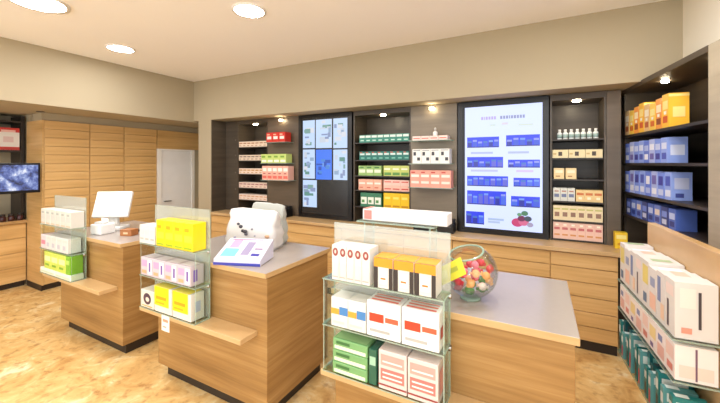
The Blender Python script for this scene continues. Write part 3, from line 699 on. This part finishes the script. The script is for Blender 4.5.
# white spotted soft packs on the middle counter
def soft_pack(w, d, h, mat, name='soft_pack', pinch=0.0):
    bm = bmesh.new(); bmesh.ops.create_cube(bm, size=1)
    bmesh.ops.subdivide_edges(bm, edges=bm.edges[:], cuts=7, use_grid_fill=True)
    for v in bm.verts:
        c = v.co.copy(); r = max(abs(c.x), abs(c.y), abs(c.z)) or 1
        n = (abs(c.x)**9+abs(c.y)**9+abs(c.z)**9)**(1/9)
        c = c*(r/n) if n else c
        v.co = Vector((c.x*w, c.y*d, (c.z+.5)*h))
        k = .008
        v.co += Vector((math.sin(v.co.z*60+v.co.x*30)*k, math.sin(v.co.x*50+2)*k, 0))
        f = max(0, v.co.z/h-.45)/.55
        v.co.y *= 1-pinch*f**1.2
        v.co.x *= 1+.05*pinch*f-.10*pinch*math.sin(math.pi*min(1, f*1.1))
        v.co.z += pinch*f*(.004*math.sin(v.co.x*90)-.05*v.co.x)
        if v.co.z < .02: v.co.z = 0
    me = bpy.data.meshes.new(name); bm.to_mesh(me); bm.free(); me.materials.append(mat)
    for f in me.polygons: f.use_smooth = True
    o = bpy.data.objects.new(name, me); COL.objects.link(o); return o
o = soft_pack(.44, .2, .32, plain((216, 212, 208), .35), 'soft_pack', .85)
put(o, -2.08, 2.06, 1.0, R(14), 'plump white pack with dark spots standing on the middle counter', 'pack')
for x, z, r, cc in [(-.105, .205, .011, (90, 86, 94)), (-.075, .185, .015, (64, 62, 70)), (-.05, .155, .013, (50, 48, 56)), (-.03, .15, .016, (60, 58, 66)), (.03, .17, .009, (130, 128, 140)), (.06, .12, .008, (150, 148, 160)), (-.02, .13, .012, (80, 76, 84)), (-.12, .1, .009, (150, 150, 170)), (.165, .12, .016, (210, 170, 134)), (.15, .085, .01, (196, 150, 110))]:
    q = MB().lathe([(r, 0), (r*.8, .006), (.001, .008)], plain(cc, .4), 14, Matrix.Translation((x, -.098*(1-.85*max(0, (z/.32-.45)/.55)**1.2)-.003, z)) @ Matrix.Rotation(R(90), 4, 'X') @ Matrix.Scale(1.3, 4, (1, 0, 0))); q.build('printed_spot', o)
o = soft_pack(.36, .11, .345, plain((176, 178, 170), .35), 'soft_pack', .85)
put(o, -2.12, 2.265, 1.0, R(4), 'grey pack standing behind the plump white spotted pack', 'pack')
MB().box(-.1, .1, -.062, -.05, .2, .27, plain((140, 146, 140), .4)).build('printed_label', o)
# blue edged counter tray with a sloping face
t = empty('counter_tray', 'sloping white display tray with blue edges on the middle counter', 'tray', (-1.87, 1.76, 1.0008), R(20))
BL = plain((58, 62, 160), .35)
m = MB()
m.v = [(-.17,-.13,0),(.17,-.13,0),(.17,.10,0),(-.17,.10,0),(-.17,-.13,.04),(.17,-.13,.04),(.17,.10,.135),(-.17,.10,.135)]
k = m.m(plain((214, 210, 226), .35))
m.f = [(3,2,1,0),(4,5,6,7),(0,1,5,4),(1,2,6,5),(2,3,7,6),(3,0,4,7)]; m.mi = [k]*6; m.sm = [False]*6
m.build('tray_body', t, .004)
sl = math.atan2(.095, .23); Ms = Matrix.Translation((0, -.13, .04)) @ Matrix.Rotation(sl, 4, 'X')
MB().box(-.17, .17, -.133, -.1302, 0, .018, BL).build('front_lip', t)
MB().box(-.155, .155, .012, .235, .0006, .002, plain((232, 228, 238), .35), Ms).build('sloping_panel', t)
m = MB(); m.box(-.14, -.03, .03, .12, .002, .003, plain((120, 190, 214), .35), Ms); m.box(-.12, -.05, .13, .22, .002, .003, plain((214, 160, 190), .35), Ms); m.box(0, .06, .05, .2, .002, .003, plain((150, 140, 170), .35), Ms); m.box(.08, .14, .04, .07, .002, .003, plain((60, 60, 150), .35), Ms); m.box(.08, .14, .11, .13, .002, .003, plain((140, 120, 150), .35), Ms); m.box(-.14, .1, .222, .232, .002, .003, plain((214, 120, 150), .35), Ms)
m.build('printed_pictures', t)

# glass sweets bowl, opening tilted
BCx, BCy, BR = -.318, 1.815, .134
b = empty('sweets_bowl', 'round clear glass bowl of wrapped sweets on the pale counter', 'bowl', (BCx, BCy, 1.0008))
Mt = Matrix.Translation((0, 0, BR+.006)) @ Matrix.Rotation(R(14), 4, 'X') @ Matrix.Rotation(R(-10), 4, 'Y')
prof = []
for k in range(22):
    a = -math.pi/2 + k*(math.pi/2+R(50))/21
    prof.append((max(.0005, BR*math.cos(a)), BR*math.sin(a)))
inner = [((BR-.004)*math.cos(-math.pi/2+k*(math.pi/2+R(50))/21), (BR-.004)*math.sin(-math.pi/2+k*(math.pi/2+R(50))/21)) for k in reversed(range(22))]
inner[-1] = (.0005, -(BR-.004))
MB().lathe(prof+inner, BOWLG, 40, Mt).build('glass_body', b)
rr = BR*math.cos(R(50)); rz_ = BR*math.sin(R(50))
tor = MB()
seg, ks = 40, 8
for a in range(seg):
    for k in range(ks):
        def P(a, k):
            A = 2*math.pi*a/seg; K = 2*math.pi*k/ks
            q = Vector(((rr+.005*math.cos(K))*math.cos(A), (rr+.005*math.cos(K))*math.sin(A), rz_+.005*math.sin(K)))
            return Mt @ q
        tor.poly([P(a, k), P(a+1, k), P(a+1, k+1), P(a, k+1)], GLASSEDGE, True)
tor.build('rim', b)
MB().lathe([(.05, 0), (.052, .006), (.04, .012)], GLASSEDGE, 28).build('foot', b)
# yellow card tied to the bowl
Mc = Matrix.Translation((-.07, -.142, .165)) @ Matrix.Rotation(R(-28), 4, 'Z') @ Matrix.Rotation(R(-14), 4, 'X') @ Matrix.Rotation(R(-35), 4, 'Y')
m = MB(); m.box(-.085, .085, -.002, 0, -.042, .042, plain((238, 226, 70), .4), Mc); m.build('yellow_card', b, .001)
m = MB(); m.box(.0, .05, -.0028, -.002, -.01, .012, plain((190, 190, 80), .4), Mc); m.box(-.06, -.02, -.0028, -.002, -.02, .02, plain((248, 244, 150), .4), Mc); m.build('card_print', b)
def sweet(col, r=.020):
    o = MB().lathe([(.0005, -r), (r*.5, -r*.87), (r*.87, -r*.5), (r, 0), (r*.87, r*.5), (r*.5, r*.87), (.0005, r)], plain(col, .25), 14).build('wrapped_sweet')
    for sgn in (-1, 1):
        MB().lathe([(.003, 0), (.010, .009)], plain(col, .25), 10, Matrix.Rotation(R(90*sgn), 4, 'Y') @ Matrix.Translation((0, 0, r*.95))).build('wrapper_end', o)
    return o
kinds = [((96, 150, 80), 'green'), ((224, 58, 74), 'red'), ((236, 130, 150), 'pink'), ((244, 176, 110), 'orange'), ((246, 226, 214), 'white')]
protos = {}
placed = []
rs = .0284
ctr = Vector((0, 0, BR+.006)); Rin = BR-.006
rnd = random.Random(3)
for k in range(46):
    best = None
    for q in range(160):
        a = rnd.uniform(0, 2*math.pi); rad = (Rin-rs)*math.sqrt(rnd.random())*.98
        x, y = rad*math.cos(a), rad*math.sin(a)
        z = ctr.z - math.sqrt(max(0, (Rin-rs)**2-rad*rad))
        for (px, py, pz) in placed:
            dd = (px-x)**2+(py-y)**2
            if dd < (2*rs)**2: z = max(z, pz+math.sqrt((2*rs)**2-dd))
        if (x*x+y*y+(z-ctr.z)**2) > (Rin-rs)**2+1e-6: continue
        if best is None or z < best[2]: best = (x, y, z)
    if best is None or best[2] > ctr.z+.045: break
    placed.append(best)
for k, (x, y, z) in enumerate(placed):
    if k < 9: ci = [0, 0, 0, 4, 0, 2, 0, 4, 0][k]
    else: ci = 3 if x > .03 and k % 3 else rnd.choice([1, 1, 2, 2, 1, 4, 3])
    col, nm = kinds[ci]
    if ci in protos: o = dup(protos[ci])
    else: o = protos[ci] = sweet(col)
    o.location = (BCx+x, BCy+y, 1.0+z+.001); o.rotation_euler = (rnd.uniform(-.5, .5), rnd.uniform(-.5, .5), rnd.uniform(0, 6))
    tag(o, '%s wrapped sweet among the others in the round glass bowl' % nm, 'sweet', '%s sweets in the glass bowl' % nm)

# left recess goods
p = carton('medicine_pack', .2, .16, .3, (238, 232, 226), [(0, 1, .8, 1, (206, 60, 54)), (0, 1, 0, .14, (200, 66, 58)), (.2, .7, .35, .6, (226, 200, 196)), (.1, .8, .8, .9, (240, 190, 180))])
for i, y in enumerate((1.80, 1.585, 1.37, 1.155)):
    o = p if i == 0 else dup(p)
    put(o, -6.31, y, 1.875, R(90), 'red and white pack above the wall screen, %s from the oak panel' % ORD[i], 'pack', 'red and white packs above the wall screen')
pot = MB().lathe([(.001, 0), (.03, 0), (.033, .01), (.033, .06), (.026, .068)], plain((70, 30, 30), .3), 16).build('dark_jar')
MB().lathe([(.029, .0685), (.029, .095), (.001, .096)], plain((40, 34, 34), .35), 16).build('lid', pot)
for i in range(7):
    o = pot if i == 0 else dup(pot)
    put(o, -6.30, 1.90-i*.085, .92, 0, 'small dark red jar below the wall screen, %s from the oak panel' % ORD[i], 'jar', 'dark red jars on the side worktop')

# ------------------------------------------------------------------ ceiling lights
LIGHTS = [(-4.32, 2.17, .145, 'round ceiling light farthest into the left corner of the room'),
          (-2.25, 2.16, .145, 'round ceiling light above the middle service counter'),
          (-3.68, 1.22, .21, 'largest round ceiling light, cut by the top edge of the photo')]
for k, (x, y) in enumerate([(-.25, 2.1), (-1.6, .9), (.4, .6), (-5.0, .4), (-3.2, -.6), (-1.2, -.9), (.6, -1.2), (-4.8, -1.6), (-2.4, -2.2), (.5, 2.45)]):  # last one added unseen to brighten the aisle and right shelf unit
    LIGHTS.append((x, y, .145, 'round ceiling light out of view, %s of those behind the visible ones' % ORD[k]))
LE = emit((250, 251, 255), 80.)
RIM = plain((240, 236, 228), .4)
for x, y, r, lab in LIGHTS:
    t = empty('ceiling_light', lab, 'ceiling light', (x, y, H_C), 0, 'round ceiling lights')
    MB().lathe([(r*.86, -.012), (r, -.012), (r, 0)], RIM, 32, None, True, False).build('trim_ring', t)
    MB().lathe([(.001, -.010), (r*.858, -.010)], LE, 32, None, True, False).build('diffuser', t)
t = empty('recessed_spot', 'tiny dark recessed spot in the bulkhead underside over the oak wall', 'ceiling light', (-5.74, 1.93, 2.37))
MB().lathe([(.045, -.006), (.045, 0)], plain((60, 54, 48), .4), 20).build('trim_ring', t)
MB().lathe([(.03, -.0075), (.03, -.006)], plain((24, 22, 20), .3), 16).build('lamp', t)

# daylight from the open shop front and the cut-open right side behind the camera
w = bpy.data.worlds.new('World'); scene.world = w; w.use_nodes = True
bg = w.node_tree.nodes['Background']; bg.inputs[0].default_value = (.90, .95, 1.0, 1); bg.inputs[1].default_value = 2.2

# ------------------------------------------------------------------ camera
cam = bpy.data.cameras.new('Camera'); co = bpy.data.objects.new('Camera', cam); COL.objects.link(co)
co.location = (0, 0, 1.7); co.rotation_euler = (R(90), 0, R(28.03))
cam.sensor_width = 36; cam.sensor_fit = 'HORIZONTAL'; cam.lens = 338*36/720
cam.shift_y = -38.5/720; cam.clip_start = .05
scene.camera = co
scene.view_settings.view_transform = 'Standard'; scene.view_settings.look = 'None'
scene.view_settings.exposure = 0.27; scene.view_settings.gamma = 1.0
scene.view_settings.use_curve_mapping = False
scene.cycles.max_bounces = 10; scene.cycles.transparent_max_bounces = 24
